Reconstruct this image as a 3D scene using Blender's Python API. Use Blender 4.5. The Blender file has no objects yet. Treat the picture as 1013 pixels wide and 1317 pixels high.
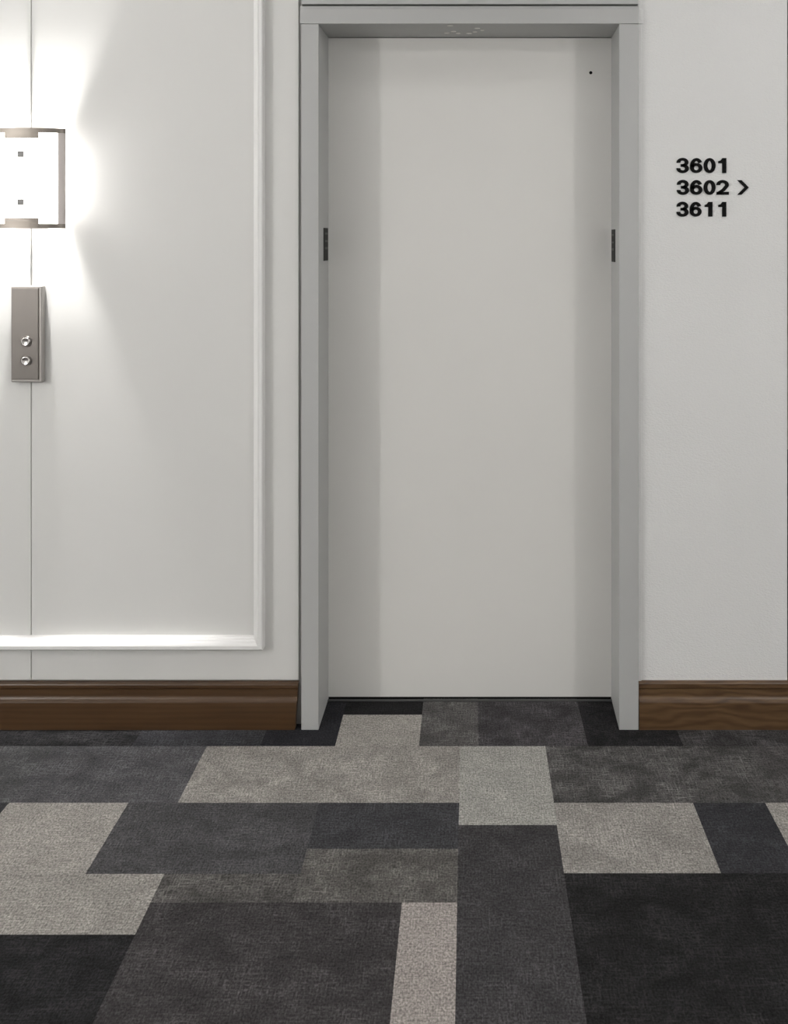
import bpy, bmesh, math, random
from mathutils import Vector
random.seed(7)
sc = bpy.context.scene
COL = sc.collection

# ------------------------------------------------------------------ camera
F_PX, PX0, PY0 = 1123.0, 602.0, 310.0          # focal length and principal point on the 1013x1317 frame
CAM_Z, CAM_D = 1.456, 2.6
cd = bpy.data.cameras.new('camera')
cam = bpy.data.objects.new('camera', cd); COL.objects.link(cam)
cam.location = (0, -CAM_D, CAM_Z); cam.rotation_euler = (math.pi/2, 0, 0)
cd.sensor_fit = 'AUTO'; cd.sensor_width = 36
cd.lens = F_PX*36/1317
cd.shift_x = (506.5-PX0)/1317; cd.shift_y = -(658.5-PY0)/1317
cd.clip_start = 0.05; cd.clip_end = 50
sc.camera = cam

# ------------------------------------------------------------------ world, exposure, light levels
w = bpy.data.worlds.new('world'); sc.world = w; w.use_nodes = True
w.node_tree.nodes['Background'].inputs[0].default_value = (1, 1, 1, 1)
w.node_tree.nodes['Background'].inputs[1].default_value = 0.0
sc.view_settings.view_transform = 'Standard'; sc.view_settings.look = 'None'
sc.view_settings.gamma = 1; sc.view_settings.exposure = -0.13
sc.view_settings.use_curve_mapping = False
FILL_L = 7.2          # added fill panels under the ceiling, down the middle of the corridor
WASH_L = 3.4           # ceiling light panels close to the door wall
GLOBE_LEFT = 400.0     # globe pendants hanging across the corridor
GLOBE_RIGHT = 205.0
SHADE_L = 3.6          # sconce glass
BULB_W = 92.0           # sconce lamps throwing light up and down, watts each
SIDE_W = 3.4           # sconce lamps throwing light sideways
CEIL = 2.75
BACK = -3.9

# ------------------------------------------------------------------ materials
def newmat(name, rgb=(.5, .5, .5), rough=.6, metal=0, spec=.5):
    m = bpy.data.materials.new(name); m.use_nodes = True
    b = m.node_tree.nodes['Principled BSDF']
    b.inputs['Base Color'].default_value = (*rgb, 1); b.inputs['Roughness'].default_value = rough
    b.inputs['Metallic'].default_value = metal; b.inputs['Specular IOR Level'].default_value = spec
    return m, m.node_tree.nodes, m.node_tree.links, b
def N(ns, t, **kw):
    n = ns.new(t)
    for k, v in kw.items():
        if k in n.inputs: n.inputs[k].default_value = v
        else: setattr(n, k, v)
    return n
def mapped(ns, ln, scale):
    tc = ns.new('ShaderNodeTexCoord'); mp = ns.new('ShaderNodeMapping')
    mp.inputs['Scale'].default_value = scale; ln.new(tc.outputs['Object'], mp.inputs['Vector'])
    return mp
def painted(name, rgb, rough, var=.02, bump=.0, bscale=(60, 60, 60), nscale=1):
    m, ns, ln, b = newmat(name, rgb, rough)
    mp = mapped(ns, ln, (1.2, 1.2, 1.2)); nz = N(ns, 'ShaderNodeTexNoise', Scale=2.0, Detail=3.0)
    ln.new(mp.outputs[0], nz.inputs['Vector'])
    r = ns.new('ShaderNodeValToRGB')
    r.color_ramp.elements[0].position = .3; r.color_ramp.elements[1].position = .7
    r.color_ramp.elements[0].color = (*[c*(1-var) for c in rgb], 1)
    r.color_ramp.elements[1].color = (*[min(1, c*(1+var)) for c in rgb], 1)
    ln.new(nz.outputs[0], r.inputs[0]); ln.new(r.outputs[0], b.inputs['Base Color'])
    if bump:
        mp2 = mapped(ns, ln, bscale); n2 = N(ns, 'ShaderNodeTexNoise', Scale=float(nscale), Detail=4.0)
        ln.new(mp2.outputs[0], n2.inputs['Vector'])
        bp = N(ns, 'ShaderNodeBump', Strength=bump, Distance=.004)
        ln.new(n2.outputs[0], bp.inputs['Height']); ln.new(bp.outputs[0], b.inputs['Normal'])
    return m
def emit(name, rgb, s, vis=None):
    m, ns, ln, b = newmat(name, (.8, .8, .8), .5)
    b.inputs['Emission Color'].default_value = (*rgb, 1); b.inputs['Emission Strength'].default_value = s
    return m
M = {}
M['wall_left'] = painted('cream_paint', (.738, .734, .718), .55, .008)
M['gap'] = painted('dark_joint', (.42, .41, .40), .8)
M['moulding'] = painted('white_moulding_paint', (.91, .905, .895), .35, .01)
M['wall_right'] = painted('textured_wallpaper', (.815, .815, .81), .75, .012, .42, (170, 170, 300), 1)
M['casing'] = painted('grey_frame_paint', (.490, .494, .490), .45, .01)
M['door'] = painted('pale_grey_door_paint', (.785, .775, .75), .5, .01)
M['ceiling'] = painted('ceiling_paint', (.8, .8, .79), .8, .01)
M['back'] = painted('opposite_wall_paint', (.66, .66, .655), .7, .01)
M['passage'] = painted('passage_paint', (.42, .36, .30), .7, .02)
M['black'] = newmat('black_sign_paint', (.004, .004, .004), .7, 0, .15)[0]
M['plate_black'] = newmat('blackened_steel', (.012, .012, .011), .6, .0, .3)[0]
M['plate_grey'] = newmat('worn_steel', (.06, .06, .055), .5, .3)[0]
M['threshold'] = newmat('dull_aluminium', (.10, .10, .10), .5, .5)[0]
M['fleck'] = newmat('pale_fleck', (.85, .84, .80), .5)[0]
M['glass'] = emit('lit_opal_glass', (1, .975, .94), SHADE_L)
M['wash'] = emit('wall_side_diffuser', (1, .99, .97), WASH_L)
M['panel'] = emit('fill_panel_diffuser', (1, .985, .96), FILL_L)
M['globe_left'] = emit('lit_globe_glass', (1, .98, .95), GLOBE_LEFT)
M['globe_right'] = emit('lit_globe_glass_dimmer', (1, .98, .95), GLOBE_RIGHT)
M['screw'] = newmat('nickel_screw', (.30, .295, .29), .6, .2)[0]

def brushed(name, rgb, rough, sc_):
    m, ns, ln, b = newmat(name, rgb, rough, 1.0)
    mp = mapped(ns, ln, sc_); nz = N(ns, 'ShaderNodeTexNoise', Scale=1.0, Detail=2.0)
    ln.new(mp.outputs[0], nz.inputs['Vector'])
    mr = N(ns, 'ShaderNodeMapRange'); mr.inputs[3].default_value = rough*.8; mr.inputs[4].default_value = rough*1.25
    ln.new(nz.outputs[0], mr.inputs[0]); ln.new(mr.outputs[0], b.inputs['Roughness'])
    return m
M['nickel'] = brushed('brushed_nickel', (.25, .225, .20), .42, (10, 10, 300))
M['nickel_light'] = brushed('brushed_nickel_edge', (.50, .47, .45), .4, (10, 10, 900))
M['rail'] = newmat('satin_nickel_rail', (.62, .57, .55), .5, .4)[0]
M['plate_steel'] = brushed('satin_steel', (.205, .189, .176), .42, (900, 900, 6))
M['plate_lit_edge'] = newmat('satin_steel_lit_edge', (.42, .40, .38), .42, .5)[0]  # paler steel, the bright side reflection is put into the housing colour
M['button'] = newmat('polished_steel', (.75, .72, .70), .16, 1.0)[0]
M['button_ring'] = newmat('dark_steel_ring', (.22, .20, .185), .3, 1.0)[0]

def wood(name, c1, c2, c3, seed, figure):
    m, ns, ln, b = newmat(name, c1, .38)
    tc = ns.new('ShaderNodeTexCoord')
    mp = ns.new('ShaderNodeMapping'); mp.inputs['Scale'].default_value = (1.6+1.6*figure, 9, 14-4*figure)
    mp.inputs['Location'].default_value = (seed, 0, seed*.3)
    ln.new(tc.outputs['Object'], mp.inputs['Vector'])
    n1 = N(ns, 'ShaderNodeTexNoise', Scale=1.4, Detail=3.0, Distortion=figure)
    ln.new(mp.outputs[0], n1.inputs['Vector'])
    wv = N(ns, 'ShaderNodeTexWave', Scale=1.5, Distortion=9.0*figure+2); wv.bands_direction = 'Z'
    wv.inputs['Detail'].default_value = 2.5; ln.new(mp.outputs[0], wv.inputs['Vector'])
    mp2 = ns.new('ShaderNodeMapping'); mp2.inputs['Scale'].default_value = (9, 90, 260)
    ln.new(tc.outputs['Object'], mp2.inputs['Vector'])
    n2 = N(ns, 'ShaderNodeTexNoise', Scale=1.0, Detail=2.0); ln.new(mp2.outputs[0], n2.inputs['Vector'])
    a = N(ns, 'ShaderNodeMath', operation='MULTIPLY'); a.inputs[1].default_value = .14+.16*figure; ln.new(wv.outputs[1], a.inputs[0])
    a2 = N(ns, 'ShaderNodeMath', operation='MULTIPLY_ADD'); a2.inputs[1].default_value = .68-.10*figure
    ln.new(n1.outputs[0], a2.inputs[0]); ln.new(a.outputs[0], a2.inputs[2])
    a3 = N(ns, 'ShaderNodeMath', operation='MULTIPLY_ADD'); a3.inputs[1].default_value = .25
    ln.new(n2.outputs[0], a3.inputs[0]); ln.new(a2.outputs[0], a3.inputs[2])
    r = ns.new('ShaderNodeValToRGB'); e = r.color_ramp.elements
    e[0].position = .25; e[0].color = (*c2, 1); e[1].position = .85; e[1].color = (*c3, 1)
    k = e.new(.55); k.color = (*c1, 1)
    ln.new(a3.outputs[0], r.inputs[0]); ln.new(r.outputs[0], b.inputs['Base Color'])
    return m
M['wood_left'] = wood('walnut_stained_wood', (.078, .040, .017), (.050, .025, .010), (.104, .056, .025), 1.3, .25)
M['wood_right'] = wood('figured_walnut_wood', (.108, .060, .028), (.052, .025, .012), (.150, .088, .043), 7.9, 1.1)

# carpet: colour and mottling come from the tiles; the threads from stretched noise
def carpet():
    m, ns, ln, b = newmat('woven_carpet', rough=.95, spec=.1)
    at = N(ns, 'ShaderNodeAttribute'); at.attribute_name = 'tile'
    def threads(scale, detail=2.0, dist=0.0):
        mp = mapped(ns, ln, scale); n = N(ns, 'ShaderNodeTexNoise', Scale=1.0, Detail=detail, Distortion=dist)
        ln.new(mp.outputs[0], n.inputs['Vector']); return n.outputs[0]
    def mr(s, a, b_, c, d):
        n = N(ns, 'ShaderNodeMapRange'); n.inputs[1].default_value = a; n.inputs[2].default_value = b_
        n.inputs[3].default_value = c; n.inputs[4].default_value = d
        ln.new(s, n.inputs[0]); return n.outputs[0]
    def mul(a, c, op='MULTIPLY'):
        n = N(ns, 'ShaderNodeMath', operation=op); ln.new(a, n.inputs[0]); ln.new(c, n.inputs[1]); return n.outputs[0]
    grain = mr(threads((230, 180, 1), 3), .32, .68, .58, 1.42)          # yarn tips
    weft = mr(threads((28, 330, 1)), .3, .7, .84, 1.18)                  # threads across
    warp = mr(threads((360, 30, 1)), .3, .7, .86, 1.15)                  # threads along
    base = mul(mul(grain, weft), warp)
    # faded crosshatch patches, strong where the tile's alpha is high
    h = mr(threads((26, 190, 1), 4), .42, .66, 0, 1); v = mr(threads((210, 24, 1), 4), .42, .66, 0, 1)
    hv = mul(h, v, 'MAXIMUM')
    blot = mr(threads((10, 14, 1), 4, .6), .36, .64, 0, 1)
    patch = mul(hv, blot)
    pa = N(ns, 'ShaderNodeMath', operation='MULTIPLY'); ln.new(patch, pa.inputs[0]); ln.new(at.outputs['Alpha'], pa.inputs[1])
    p1 = N(ns, 'ShaderNodeMath', operation='MULTIPLY_ADD'); ln.new(pa.outputs[0], p1.inputs[0]); p1.inputs[1].default_value = 2.1; p1.inputs[2].default_value = 1.0
    f = mul(base, p1.outputs[0])
    vm = N(ns, 'ShaderNodeVectorMath', operation='SCALE'); ln.new(at.outputs['Color'], vm.inputs[0]); ln.new(f, vm.inputs['Scale'])
    ln.new(vm.outputs[0], b.inputs['Base Color'])
    bp = N(ns, 'ShaderNodeBump', Strength=.5, Distance=.002); ln.new(base, bp.inputs['Height']); ln.new(bp.outputs[0], b.inputs['Normal'])
    return m
M['carpet'] = carpet()

# ------------------------------------------------------------------ helpers
def link(name, bm, mat, parent=None, smooth=False, bevel=0, seg=2):
    me = bpy.data.meshes.new(name)
    bmesh.ops.recalc_face_normals(bm, faces=bm.faces)
    bm.to_mesh(me); bm.free()
    for x in (mat if isinstance(mat, (list, tuple)) else [mat]): me.materials.append(x)
    if smooth:
        for p in me.polygons: p.use_smooth = True
    o = bpy.data.objects.new(name, me); COL.objects.link(o)
    if parent: o.parent = parent
    if bevel:
        md = o.modifiers.new('bevel', 'BEVEL'); md.width = bevel; md.segments = seg; md.limit_method = 'ANGLE'
    return o
def box(bm, x0, x1, y0, y1, z0, z1):
    vs = [bm.verts.new((x, y, z)) for x in (x0, x1) for y in (y0, y1) for z in (z0, z1)]
    for f in ((0, 1, 3, 2), (4, 6, 7, 5), (0, 4, 5, 1), (2, 3, 7, 6), (0, 2, 6, 4), (1, 5, 7, 3)):
        bm.faces.new([vs[i] for i in f])
def boxes(*bs):
    bm = bmesh.new()
    for b in bs: box(bm, *b)
    return bm
def prism(bm, pts, y0, y1):                       # closed outline in x,z extruded along y
    a = [bm.verts.new((x, y0, z)) for x, z in pts]; c = [bm.verts.new((x, y1, z)) for x, z in pts]
    n = len(pts)
    bm.faces.new(a); bm.faces.new(c[::-1])
    for i in range(n): bm.faces.new((a[i], a[(i+1) % n], c[(i+1) % n], c[i]))
def sweep(bm, rings, closed_ring=True, caps=True):
    R = [[bm.verts.new(p) for p in r] for r in rings]
    n = len(R[0])
    for a, b in zip(R, R[1:]):
        for i in range(n if closed_ring else n-1):
            bm.faces.new((a[i], a[(i+1) % n], b[(i+1) % n], b[i]))
    if caps: bm.faces.new(R[0]); bm.faces.new(R[-1][::-1])
def structure(o): o['kind'] = 'structure'; return o
def tag(o, label, cat, group=None):
    o['label'] = label; o['category'] = cat
    if group: o['group'] = group
    return o
def empty(name, loc=(0, 0, 0)):
    e = bpy.data.objects.new(name, None); e.empty_display_size = .05; e.location = loc; COL.objects.link(e); return e
def lathe(bm, prof, c=(0, 0, 0), axis='Y', seg=32):    # prof: (radius, distance along axis)
    rings = []
    for r, t in prof:
        ring = []
        for i in range(seg):
            a = 2*math.pi*i/seg; u, v = r*math.cos(a), r*math.sin(a)
            p = (u, t, v) if axis == 'Y' else (u, v, t)
            ring.append((c[0]+p[0], c[1]+p[1], c[2]+p[2]))
        rings.append(ring)
    sweep(bm, rings)

# ------------------------------------------------------------------ the room shell
WL, WR = .025, .020                    # face of the left and the right wall (the door frame's face is y = 0)
CORNER = .9565
XL, XR = -6.0, 5.5
# floor with its carpet tiles
LIGHT = (.325, .307, .286); LIGHT2 = (.345, .338, .316); WARM = (.335, .305, .288)
MIDL = (.094, .090, .085); MID = (.082, .079, .078); MDB = (.084, .083, .088)
DARK = (.040, .040, .044); CHAR = (.052, .050, .052); BLACK = (.0190, .0185, .0195)
Dd = lambda d: d - CAM_D
R_ = [  # x0, x1, near distance, far distance from the camera, colour, mottling   (later entries lie over earlier ones)
 (-9, 9, 2.517, 9, DARK, .5), (-9, -.97, 2.517, 2.70, BLACK, 1.2),
 (-.384, -.142, 2.517, 2.684, LIGHT, .12), (-.53, -.142, 2.684, 3.2, BLACK, .1), (-.60, -.384, 2.517, 3.2, (.026, .026, .030), .2),
 (-.142, .03, 2.517, 3.2, MID, .7), (.03, .345, 2.517, 3.2, (.050, .047, .050), .7),
 (.345, .62, 2.517, 3.2, BLACK, .6), (.62, 9, 2.517, 2.62, (.046, .044, .045), .8),
 (-9, -1.19, 2.263, 2.517, (.083, .083, .086), .5), (-1.19, -.753, 2.263, 2.517, MDB, .45),
 (-.753, -.0235, 2.263, 2.517, (.270, .255, .238), .35), (-.0235, .222, 2.177, 2.517, LIGHT2, .15),
 (.222, .82, 2.263, 2.517, (.064, .062, .061), 1.0), (.82, 9, 2.263, 2.517, (.072, .068, .068), .5),
 (-9, -1.19, 2.009, 2.263, DARK, .3), (-1.19, -.8805, 2.009, 2.263, LIGHT, .15),
 (-.8805, -.386, 2.009, 2.263, (.068, .067, .070), .4), (-.386, -.0245, 2.092, 2.263, (.050, .050, .054), .35),
 (-.699, -.386, 1.922, 2.009, (.072, .069, .066), .8), (-.386, -.0245, 1.922, 2.092, MIDL, .6),
 (.222, .582, 2.011, 2.263, (.275, .260, .244), .3), (.582, .769, 2.011, 2.263, DARK, .3), (.769, 1.13, 2.011, 2.263, LIGHT, .2),
 (1.13, 9, 2.011, 2.263, MID, .5),
 (-1.55, -.699, 1.833, 2.009, (.290, .275, .256), .2), (-9, -1.55, 1.833, 2.009, DARK, .4),
 (-.0245, .2205, .9, 2.177, CHAR, .35),
 (-.699, -.146, 1.30, 1.922, (.046, .043, .044), .55), (-.146, -.0245, 1.42, 1.922, WARM, .12), (-.146, -.0245, .9, 1.42, CHAR, .3),
 (-9, -.699, 1.45, 1.833, BLACK, .6), (.2205, 9, 1.40, 2.011, (.0180, .0175, .0180), .65),
]
def tile_at(x, d):
    hit = None
    if d >= 1.30:
        for x0, x1, a, b, c, mo in R_:
            if x0 <= x < x1 and a <= d < b: hit = (c, mo)
    if hit is None:
        j = math.floor(d/.25); i = math.floor((x + (j % 3)*.17)/.37)
        rr = random.Random(i*911 + j*37)
        hit = (rr.choice([LIGHT, MDB, DARK, CHAR, BLACK, MID, MIDL, DARK]), rr.uniform(.2, .9))
    return hit
xs = {XL, XR}; ds = {Dd(BACK)+2*CAM_D, 2.6+3.6}
for x0, x1, a, b, c, mo in R_:
    for v in (x0, x1):
        if XL < v < XR: xs.add(v)
    for v in (a, b):
        if v < 6: ds.add(v)
k = -1.5
for i in range(-17, 16): xs.update(v for v in (i*.37, i*.37-.17, i*.37-.34) if XL < v < XR)
for j in range(-5, 26): ds.add(j*.25)
ds.add(BACK+CAM_D)
xs = sorted(xs); ds = sorted(d for d in ds if BACK+CAM_D <= d <= 6.2)
bm = bmesh.new(); fl = []
grid = {}
def gv(x, d):
    if (x, d) not in grid: grid[(x, d)] = bm.verts.new((x, Dd(d), 0))
    return grid[(x, d)]
for a, b in zip(xs, xs[1:]):
    for c, d in zip(ds, ds[1:]):
        bm.faces.new((gv(a, c), gv(b, c), gv(b, d), gv(a, d))); fl.append(tile_at((a+b)/2, (c+d)/2))
floor = structure(link('floor', bm, M['carpet']))
at = floor.data.color_attributes.new('tile', 'FLOAT_COLOR', 'CORNER')
for p, (c, mo) in zip(floor.data.polygons, fl):
    for li in p.loop_indices: at.data[li].color = (*c, mo)

structure(link('ceiling', boxes((XL, XR, BACK, 3.6, CEIL, CEIL+.1)), M['ceiling']))
# wall left of the door: two flush panels with a dark joint between them and a shadow gap at the door frame
SEAM = -1.3135
o = structure(link('wall_left', boxes((XL, SEAM-.0014, WL, WL+.008, .1375, CEIL), (SEAM+.0014, -.5105, WL, WL+.008, .1375, CEIL),
                            (XL, -.4980, WL+.008, WL+.2, 0, CEIL)), [M['wall_left'], M['gap']]))
for p in o.data.polygons:
    if p.index >= 12: p.material_index = 1
structure(link('wall_right', boxes((.507, CORNER, WR, .25, 0, CEIL), (CORNER-.2, CORNER, .25, 3.5, 0, CEIL)), M['wall_right']))
structure(link('wall_above_door', boxes((-.4978, .507, .06, .25, 2.16, CEIL)), M['casing']))
structure(link('wall_far_right', boxes((2.6, XR, WR, .25, 0, CEIL), (2.6, 2.8, .25, 3.5, 0, CEIL)), M['wall_right']))
structure(link('wall_passage_end', boxes((CORNER-.2, 2.8, 3.5, 3.6, 0, CEIL)), M['passage']))
structure(link('wall_opposite', boxes((XL, XR, BACK-.1, BACK, 0, CEIL)), M['back']))
structure(link('wall_west', boxes((XL-.1, XL, BACK, .3, 0, CEIL)), M['back']))
structure(link('wall_east', boxes((XR, XR+.1, BACK, .3, 0, CEIL)), M['back']))

# baseboards: one moulded profile, (y from the front, z)
def skirting(name, x0, x1, wall, mat, end_cut=0, top=.1385):
    prof = [(0, 0), (0, .080), (.0012, .0835), (.0060, .0880), (.0085, .0930), (.0095, .0970), (.0100, .1165), (.0085, .1195),
            (.0060, .1225), (.0058, top-.0045), (.0075, top-.0015), (.0110, top), (wall, top), (wall, 0)]
    bm = bmesh.new()
    rings = []
    for x in (x0, x1):
        r = []
        for y, z in prof:
            dx = end_cut*(1-min(1, z/.14)) if x == x1 else 0
            r.append((x-dx, y, z))
        rings.append(r)
    sweep(bm, rings); return structure(link(name, bm, mat))
skirting('baseboard_left', XL, -.5075, WL, M['wood_left'], .009, .1345)
skirting('baseboard_right', .5090, CORNER+.016, WR, M['wood_right'])
structure(link('baseboard_passage', boxes((CORNER, CORNER+.015, WR, 3.5, 0, .1435)), M['wood_right']))
skirting('baseboard_far_right', 2.585, XR, WR, M['wood_right'])
bm = boxes((XL, XR, BACK, BACK+.02, 0, .1435)); structure(link('baseboard_opposite', bm, M['wood_left']))

# picture-frame moulding on the left wall
prof = [(0, 0), (.001, .0110), (.0040, .0130), (.0050, .0190), (.0095, .0215), (.0105, .0270), (.0150, .0310), (.0190, .0330),
        (.0200, .0315), (.0290, .0310), (.0320, .0280), (.0330, 0)]
ix0, ix1 = -2.05, -.6430
iz0, iz1 = CAM_Z-(816.8-PY0)/427.8, 2.42
bm = bmesh.new(); rings = []
for sx, sz in ((-1, -1), (1, -1), (1, 1), (-1, 1), (-1, -1)):
    cx = ix0 if sx < 0 else ix1; cz = iz0 if sz < 0 else iz1
    rings.append([(cx+sx*d, WL-h, cz+sz*d) for d, h in prof])
sweep(bm, rings, closed_ring=False, caps=False)
bmesh.ops.remove_doubles(bm, verts=bm.verts, dist=1e-6)
structure(link('trim_1', bm, M['moulding']))
# thin pale bead where the right wall meets the door frame
structure(link('trim_2', boxes((.5072, .5185, .013, WR, .1385, CEIL), (.5072, .5230, .008, .013, 2.105, 2.150)), M['wall_right'], bevel=.002))

# ------------------------------------------------------------------ the door
DY = .175                                                   # face of the door leaf
JL, JR = -.4457, .4492                                      # opening at the front
BL, BR = (422.6-PX0)*(CAM_D+DY)/F_PX, (786.6-PX0)*(CAM_D+DY)/F_PX
HZ = 2.102
door = structure(empty('door_1', (0, 0, 0)))
def jamb(xo, xf, xb):
    bm = bmesh.new()
    for z in (0,):
        pts = [(xo, 0), (xf, 0), (xb, DY+.06), (xo, DY+.06)]
        sweep(bm, [[(x, y, 0) for x, y in pts], [(x, y, HZ) for x, y in pts]])
    return link('jamb', bm, M['casing'], door, bevel=.0012, seg=2)
jamb(-.4972, JL, BL-(JL-BL)*-.25); jamb(.5070, JR, BR)
link('door_header', boxes((-.5010, .5080, 0, DY+.06, HZ+.0012, 2.1485)), M['casing'], door, bevel=.0012)
bm = bmesh.new(); pts = [(-.0, 2.1485), (.006, 2.1570), (.06, 2.1570), (.06, 2.1485)]
sweep(bm, [[(x, y, z) for y, z in pts] for x in (-.5010, .5080)]); link('header_moulding', bm, M['casing'], door)
link('transom_panel', boxes((-.4975, .5070, .004, .06, 2.1625, CEIL)), M['casing'], door, bevel=.001)
leaf = link('door_leaf', boxes((BL-.012, BR+.012, DY, DY+.045, .0075, HZ-.001)), M['door'], door)
link('threshold_strip', boxes((BL-.01, BR+.01, DY-.016, DY-.008, 0, .0045)), M['threshold'], door, bevel=.001)
link('door_gap_shade', boxes((BL-.01, BR+.01, DY+.004, DY+.045, 0, .006)), M['black'], door)  # black strip painting the shade in the gap under the door
bm = bmesh.new(); lathe(bm, [(.0005, -.0010), (.0035, -.0012), (.0052, -.0004), (.0052, .001)], ((759.5-PX0)*(CAM_D+DY)/F_PX, DY, CAM_Z+(PY0-93.5)*(CAM_D+DY)/F_PX), seg=20)
o = link('door_viewer', bm, M['black'], door, True); o['label'] = 'tiny black viewer high on the door'
def strike(x_at, side, za, zb):
    # dark latch plate let into the reveal with paler hardware on it
    ya, yb = .084, .160
    bm = bmesh.new(); t = .0016*side
    def slab(y0, y1, z0, z1, th):
        xs0, xs1 = x_at(y0), x_at(y1)
        v = [(xs0-th*.2, y0), (xs0+th, y0), (xs1+th, y1), (xs1-th*.2, y1)]
        sweep(bm, [[(x, y, z0) for x, y in v], [(x, y, z1) for x, y in v]])
    slab(ya, yb, za, zb, t)
    p = link('strike_plate', bm, M['plate_black'], door); p['label'] = 'dark metal strike plate in the jamb'
    bm = bmesh.new()
    h = zb-za
    for f0, f1 in ((.80, .86), (.57, .63), (.35, .42)): slab(ya+.008, yb-.012, za+h*f0, za+h*f1, t*1.8)
    q = link('keeper', bm, M['plate_grey'], p)
jbl = BL-(JL-BL)*-.25
fl_ = lambda y: JL+(jbl-JL)*y/(DY+.06)
fr_ = lambda y: JR+(BR-JR)*y/(DY+.06)
S = (CAM_D+.125)/F_PX
strike(fl_, 1, CAM_Z-(335.3-PY0)*S, CAM_Z-(293.3-PY0)*S)
strike(fr_, -1, CAM_Z-(336.8-PY0)*S, CAM_Z-(295.2-PY0)*S)
# small pale flecks on the underside of the header
bm = bmesh.new()
for px, py, wd in ((578.5, 33.4, 8), (574.5, 42.9, 7), (583, 40.8, 7), (589, 43.3, 6), (603, 43.4, 7.5), (613.5, 36.8, 7), (610.5, 41.4, 6), (620, 39.3, 5)):
    d = (HZ-CAM_Z)*F_PX/(PY0-py); x = (px-PX0)*d/F_PX; y = d-CAM_D; r = wd/2*d/F_PX
    ring = [(x+r*math.cos(a), y+.006*math.sin(a)) for a in [i*math.pi/6 for i in range(12)]]
    sweep(bm, [[(u, v, HZ+.0014) for u, v in ring], [(u, v, HZ+.0002) for u, v in ring]])
o = link('fleck_mark', bm, M['fleck'], door); o['kind'] = 'stuff'

# ------------------------------------------------------------------ wall sconce
def make_sconce(label, group=None, glass=None):
    # built at the origin: back on y = 0, bulging to -y, bottom z = 0
    W, P, H, OFF = .116, .032, .296, .029
    r = empty('wall_sconce'); tag(r, label, 'wall lamp', group)
    def el(a, k=0): return ((W-k)*math.cos(a), -(P-k)*math.sin(a)-OFF)
    def arc(a0, a1, z0, z1, k0, k1, n, mat, name):
        bm = bmesh.new(); rings = []
        for i in range(n+1):
            a = a0+(a1-a0)*i/n; (xo, yo), (xi, yi) = el(a, k0), el(a, k1)
            rings.append([(xo, yo, z0), (xo, yo, z1), (xi, yi, z1), (xi, yi, z0)])
        sweep(bm, rings); return link(name, bm, mat, r, False)
    R = math.radians; g_ = glass or M['glass']
    link('back_plate', boxes((-.045, .045, -.006, 0, .012, H-.012)), M['nickel_light'], r, bevel=.001)
    for z in (.0065, H-.0065):                                      # slim bars carry the shade off the back plate
        link('support_bar', boxes((-W+.001, W-.001, -OFF-.0015, -OFF+.0015, z-.0015, z+.0015)), M['nickel'], r)
    for z, zz in ((.005, .016), (H-.016, H-.005)):
        link('bracket', boxes((-.004, .004, -OFF-.0015, -.002, z, zz)), M['nickel'], r)
    arc(0, math.pi, 0, .0135, 0, .003, 48, M['nickel'], 'rim')
    arc(0, math.pi, H-.0135, H, 0, .003, 48, M['nickel'], 'rim')
    for a, b in ((0, 29), (151, 180)): arc(R(a), R(b), .0135, H-.0135, 0, .003, 14, M['rail'], 'side_rail')
    arc(R(22), R(158), .010, H-.010, .0035, .0065, 44, g_, 'glass_shade')
    A = math.degrees(math.asin(.049/W))
    for z0, z1 in ((.0005, .031), (H-.031, H-.0005)):
        arc(R(90-A), R(90+A), z0, z1, -.0018, .0030, 16, M['nickel'], 'band_plate')
    arc(R(90-A), R(90+A), .031, H-.031, -.0014, -.0002, 16, g_, 'front_glass')
    for z in (.077, .218):
        link('screw_cap', boxes((-.0088, .0088, -P-OFF-.0060, -P-OFF-.0010, z-.0088, z+.0088)), M['screw'], r, bevel=.0008)
    for s in (-1, 1):
        x, y = el(R(90+s*A), -.002)
        for z0, z1 in ((.031, .062), (H-.062, H-.031)):
            link('glass_clip', boxes((x-.0007, x+.0007, y-.0006, y+.002, z0, z1)), M['screw'], r)
    for loc, rot, watt, size in (((0, -.046, .024), (math.pi, 0, 0), BULB_W, 52), ((0, -.046, H-.024), (0, 0, 0), BULB_W, 52),
                           ((0, -.040, H/2), (0, -math.pi/2, 0), SIDE_W, 92), ((0, -.040, H/2), (0, math.pi/2, 0), SIDE_W, 92)):
        ld = bpy.data.lights.new('bulb_light', 'SPOT'); ld.energy = watt; ld.shadow_soft_size = .012; ld.color = (1, .985, .965)
        ld.spot_size = math.radians(size); ld.spot_blend = .6 if size < 60 else .7
        l = bpy.data.objects.new('bulb_light', ld); COL.objects.link(l); l.parent = r; l.location = loc; l.rotation_euler = rot
    return r
sc1 = make_sconce('half-round brushed metal wall lamp with glowing white glass above the call button plate')
sc1.location = (-1.312, WL, CAM_Z+(PY0-294)/431.5)

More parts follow.
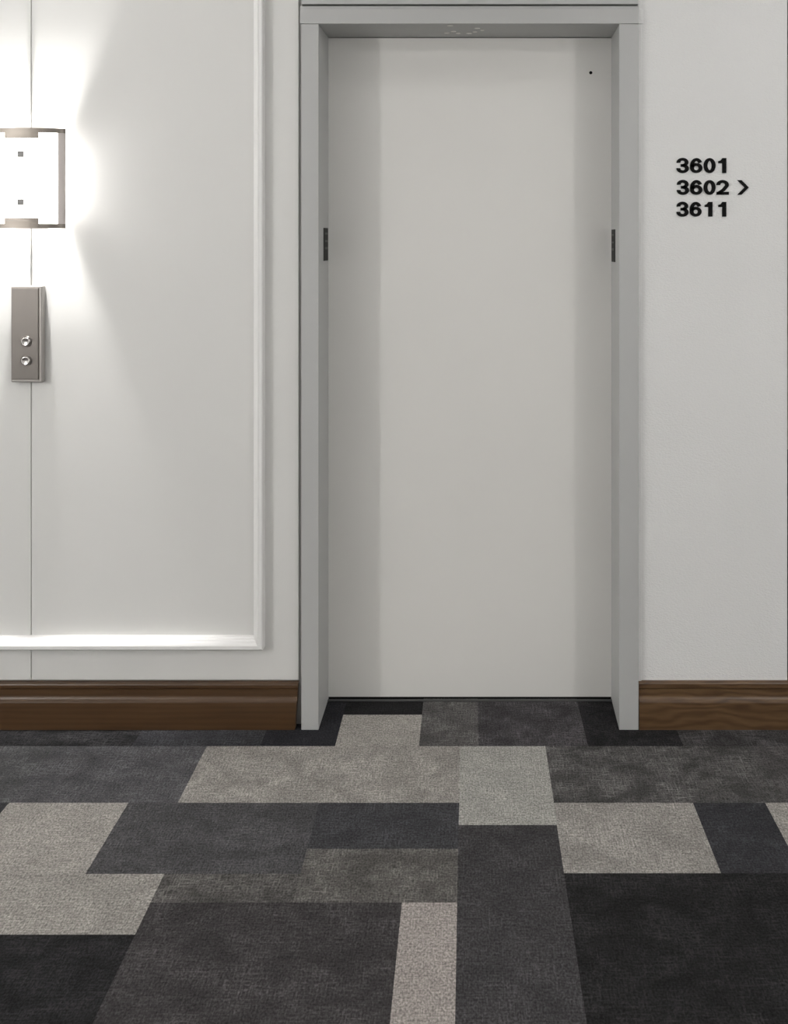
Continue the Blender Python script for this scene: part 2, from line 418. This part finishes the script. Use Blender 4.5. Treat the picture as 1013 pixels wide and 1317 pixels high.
# ------------------------------------------------------------------ lift call plate
cp = empty('call_button_plate', ((35.2-PX0)/431, WL, 1.035))
tag(cp, 'tall satin steel lift call plate with two round buttons below the wall lamp', 'call button panel')
link('housing', boxes((-.0470, .0455, -.024, 0, 0, .2880)), M['plate_lit_edge'], cp, bevel=.0035, seg=3)
link('joint', boxes((-.0450, .0385, -.0246, -.0238, .0075, .2825)), M['button_ring'], cp)
link('face_plate', boxes((-.0430, .0362, -.0265, -.024, .0095, .2800)), M['plate_steel'], cp, bevel=.0018)
for z in (.0645, .1215):
    bm = bmesh.new(); lathe(bm, [(.0170, .001), (.0170, -.0018), (.0160, -.0028), (.0145, -.0026), (.0140, -.0005)], (-.0005, -.0265, z), seg=40)
    b = link('call_button', bm, M['button_ring'], cp, True)
    bm = bmesh.new(); lathe(bm, [(.0138, .0005), (.0138, -.0030), (.0125, -.0050), (.0105, -.0055), (.0085, -.0046), (.005, -.0036), (.0006, -.0032)], (-.0005, -.0265, z), seg=40)
    link('button_cap', bm, M['button'], b, True)

# ------------------------------------------------------------------ room numbers on the right wall
SG = F_PX/(CAM_D+WR-.004)
def P_(px, py): return ((px-PX0)/SG, CAM_Z+(PY0-py)/SG)
def stroke(bm, pts, a, b, y0, y1, closed=False):
    # pen of half-width a (across) and b (down) run along pts, in pixels of a digit box
    n = len(pts); L, Rr = [], []
    for i in range(n):
        p = pts[(i-1) % n] if (closed or i) else pts[0]; q = pts[(i+1) % n] if (closed or i < n-1) else pts[-1]
        tx, ty = q[0]-p[0], q[1]-p[1]; l = math.hypot(tx, ty) or 1; nx, ny = -ty/l, tx/l
        L.append((pts[i][0]+nx*a, pts[i][1]+ny*b)); Rr.append((pts[i][0]-nx*a, pts[i][1]-ny*b))
    rings = []
    for (lx, ly), (rx, ry) in zip(L, Rr):
        (X0, Z0), (X1, Z1) = P_(lx, ly), P_(rx, ry)
        rings.append([(X0, y0, Z0), (X0, y1, Z0), (X1, y1, Z1), (X1, y0, Z1)])
    if closed: rings.append(rings[0])
    sweep(bm, rings, caps=not closed)
    if closed: bmesh.ops.remove_doubles(bm, verts=bm.verts, dist=1e-7)
def arcp(cx, cy, rx, ry, a0, a1, n=18):                     # degrees, 0 = right, 90 = up
    return [(cx+rx*math.cos(math.radians(a0+(a1-a0)*i/n)), cy-ry*math.sin(math.radians(a0+(a1-a0)*i/n))) for i in range(n+1)]
VW, HW = 2.45, 1.85                                        # half-widths of stems and of level strokes
def poly(bm, pts, y0, y1):
    prism(bm, [P_(*p) for p in pts], y0, y1)
def glyph(ch, x, y, wd, h):
    bm = bmesh.new(); y0, y1 = WR-.0035, WR+.0005
    cx, cy = x+wd/2, y+h/2
    if ch == '0':
        stroke(bm, arcp(cx, cy, wd/2-VW, h/2-HW, 0, 360, 40)[:-1], VW, HW, y0, y1, True)
    elif ch == '1':
        r = x+wd
        poly(bm, [(r-5.0, y), (r, y), (r, y+h), (r-5.2, y+h), (r-5.2, y+6.6), (x, y+6.6), (x, y+3.9), (r-7.2, y+3.0)], y0, y1)
    elif ch == '3':
        t = arcp(cx-.2, y+h*.285, wd/2-VW-.3, h*.285-HW+.25, 190, -80, 24)
        stroke(bm, t, VW, HW, y0, y1)
        t = arcp(cx, y+h*.70, wd/2-VW, h*.30-HW+.15, 95, -188, 26)
        stroke(bm, t, VW, HW, y0, y1)
        poly(bm, [(cx-2.6, y+h*.40), (cx+1.6, y+h*.40), (cx+1.6, y+h*.585), (cx-2.6, y+h*.585)], y0, y1)
    elif ch == '6':
        stroke(bm, arcp(cx, y+h*.665, wd/2-VW, h*.335-HW, 0, 360, 36)[:-1], VW, HW, y0, y1, True)
        stroke(bm, arcp(cx+.2, y+h*.52, wd/2-VW+.2, h*.52-HW, 30, 190, 26), VW, HW, y0, y1)
    elif ch == '2':
        t = arcp(cx, y+h*.325, wd/2-VW, h*.325-HW, 185, -25, 22)
        t += [(cx+1.2, y+h*.66), (x+3.6, y+h*.86), (x+2.6, y+h-1.9)]
        stroke(bm, t, VW, HW, y0, y1)
        poly(bm, [(x, y+h), (x+.3, y+h-3.9), (x+wd, y+h-3.9), (x+wd, y+h)], y0, y1)
    elif ch == '>':
        poly(bm, [(x, y), (x+5.2, y), (x+wd, cy), (x+5.2, y+h), (x, y+h), (x+wd-5.4, cy)], y0, y1)
    return bm
rows = [('3601', 203.2, 19.3, [(869.9, 15.9), (887.4, 15.8), (904.8, 15.3), (923.7, 10.2)], 'black room number 3601, the top line of the wall lettering'),
        ('3602', 231.5, 19.0, [(870.2, 15.8), (887.4, 15.8), (904.8, 15.3), (921.2, 16.0)], 'black room number 3602, middle line beside the arrow'),
        ('3611', 259.6, 19.0, [(869.9, 15.5), (886.9, 15.3), (906.2, 9.9), (923.7, 10.2)], 'black room number 3611, the bottom line of the wall lettering')]
for txt, y, h, xsw, lab in rows:
    X, Z = P_(902, y+h)
    e = empty('room_number'); tag(e, lab, 'room number', 'room numbers lettered on the right wall')
    for ch, (x, wd) in zip(txt, xsw):
        link('numeral', glyph(ch, x, y, wd, h), M['black'], e)
o = link('direction_arrow', glyph('>', 948.2, 231.6, 14.6, 18.8), M['black'])
tag(o, 'black chevron arrow pointing right after room number 3602', 'arrow')

# ------------------------------------------------------------------ lights of the corridor, out of frame; the middle panel row is added fill
def ceiling_panel(x, y, lab, mat):
    r = empty('ceiling_light', (x, y, CEIL)); tag(r, lab, 'ceiling light', 'ceiling light panels along the corridor')
    link('frame', boxes((-.62, .62, -.17, -.15, -.02, 0), (-.62, .62, .15, .17, -.02, 0), (-.62, -.60, -.15, .15, -.02, 0), (.60, .62, -.15, .15, -.02, 0)), M['moulding'], r)
    link('diffuser', boxes((-.60, .60, -.15, .15, -.012, 0)), mat, r)
for x, lab in ((-3.6, 'long ceiling light panel at the left end of the corridor'), (-1.2, 'long ceiling light panel left of the door'),
               (1.2, 'long ceiling light panel right of the door'), (3.6, 'long ceiling light panel at the right end of the corridor')):
    ceiling_panel(x, -2.5, lab, M['panel'])  # unseen fill panels, added to raise the general light
    ceiling_panel(x, -.75, lab.replace('long ceiling light panel', 'ceiling light panel close to the door wall,'), M['wash'])
def globe(x, y, z, mat, lab):
    r = empty('pendant_lamp', (x, y, CEIL)); tag(r, lab, 'pendant lamp', 'globe pendants by the opposite wall')
    bm = bmesh.new(); lathe(bm, [(.05, -.02), (.05, 0)], axis='Z'); link('canopy', bm, M['nickel'], r)
    bm = bmesh.new(); lathe(bm, [(.004, z-CEIL+.09), (.004, -.02)], axis='Z', seg=8); link('cord', bm, M['black'], r)
    bm = bmesh.new(); bmesh.ops.create_icosphere(bm, subdivisions=3, radius=.095)
    o = link('globe', bm, mat, r, True); o.location = (0, 0, z-CEIL)
globe(-.446-.96*3.3, -3.3, 1.95, M['globe_left'], 'glowing globe pendant at the left of the opposite wall')
globe(.449+.645*3.3, -3.3, 1.95, M['globe_right'], 'glowing globe pendant at the right of the opposite wall')
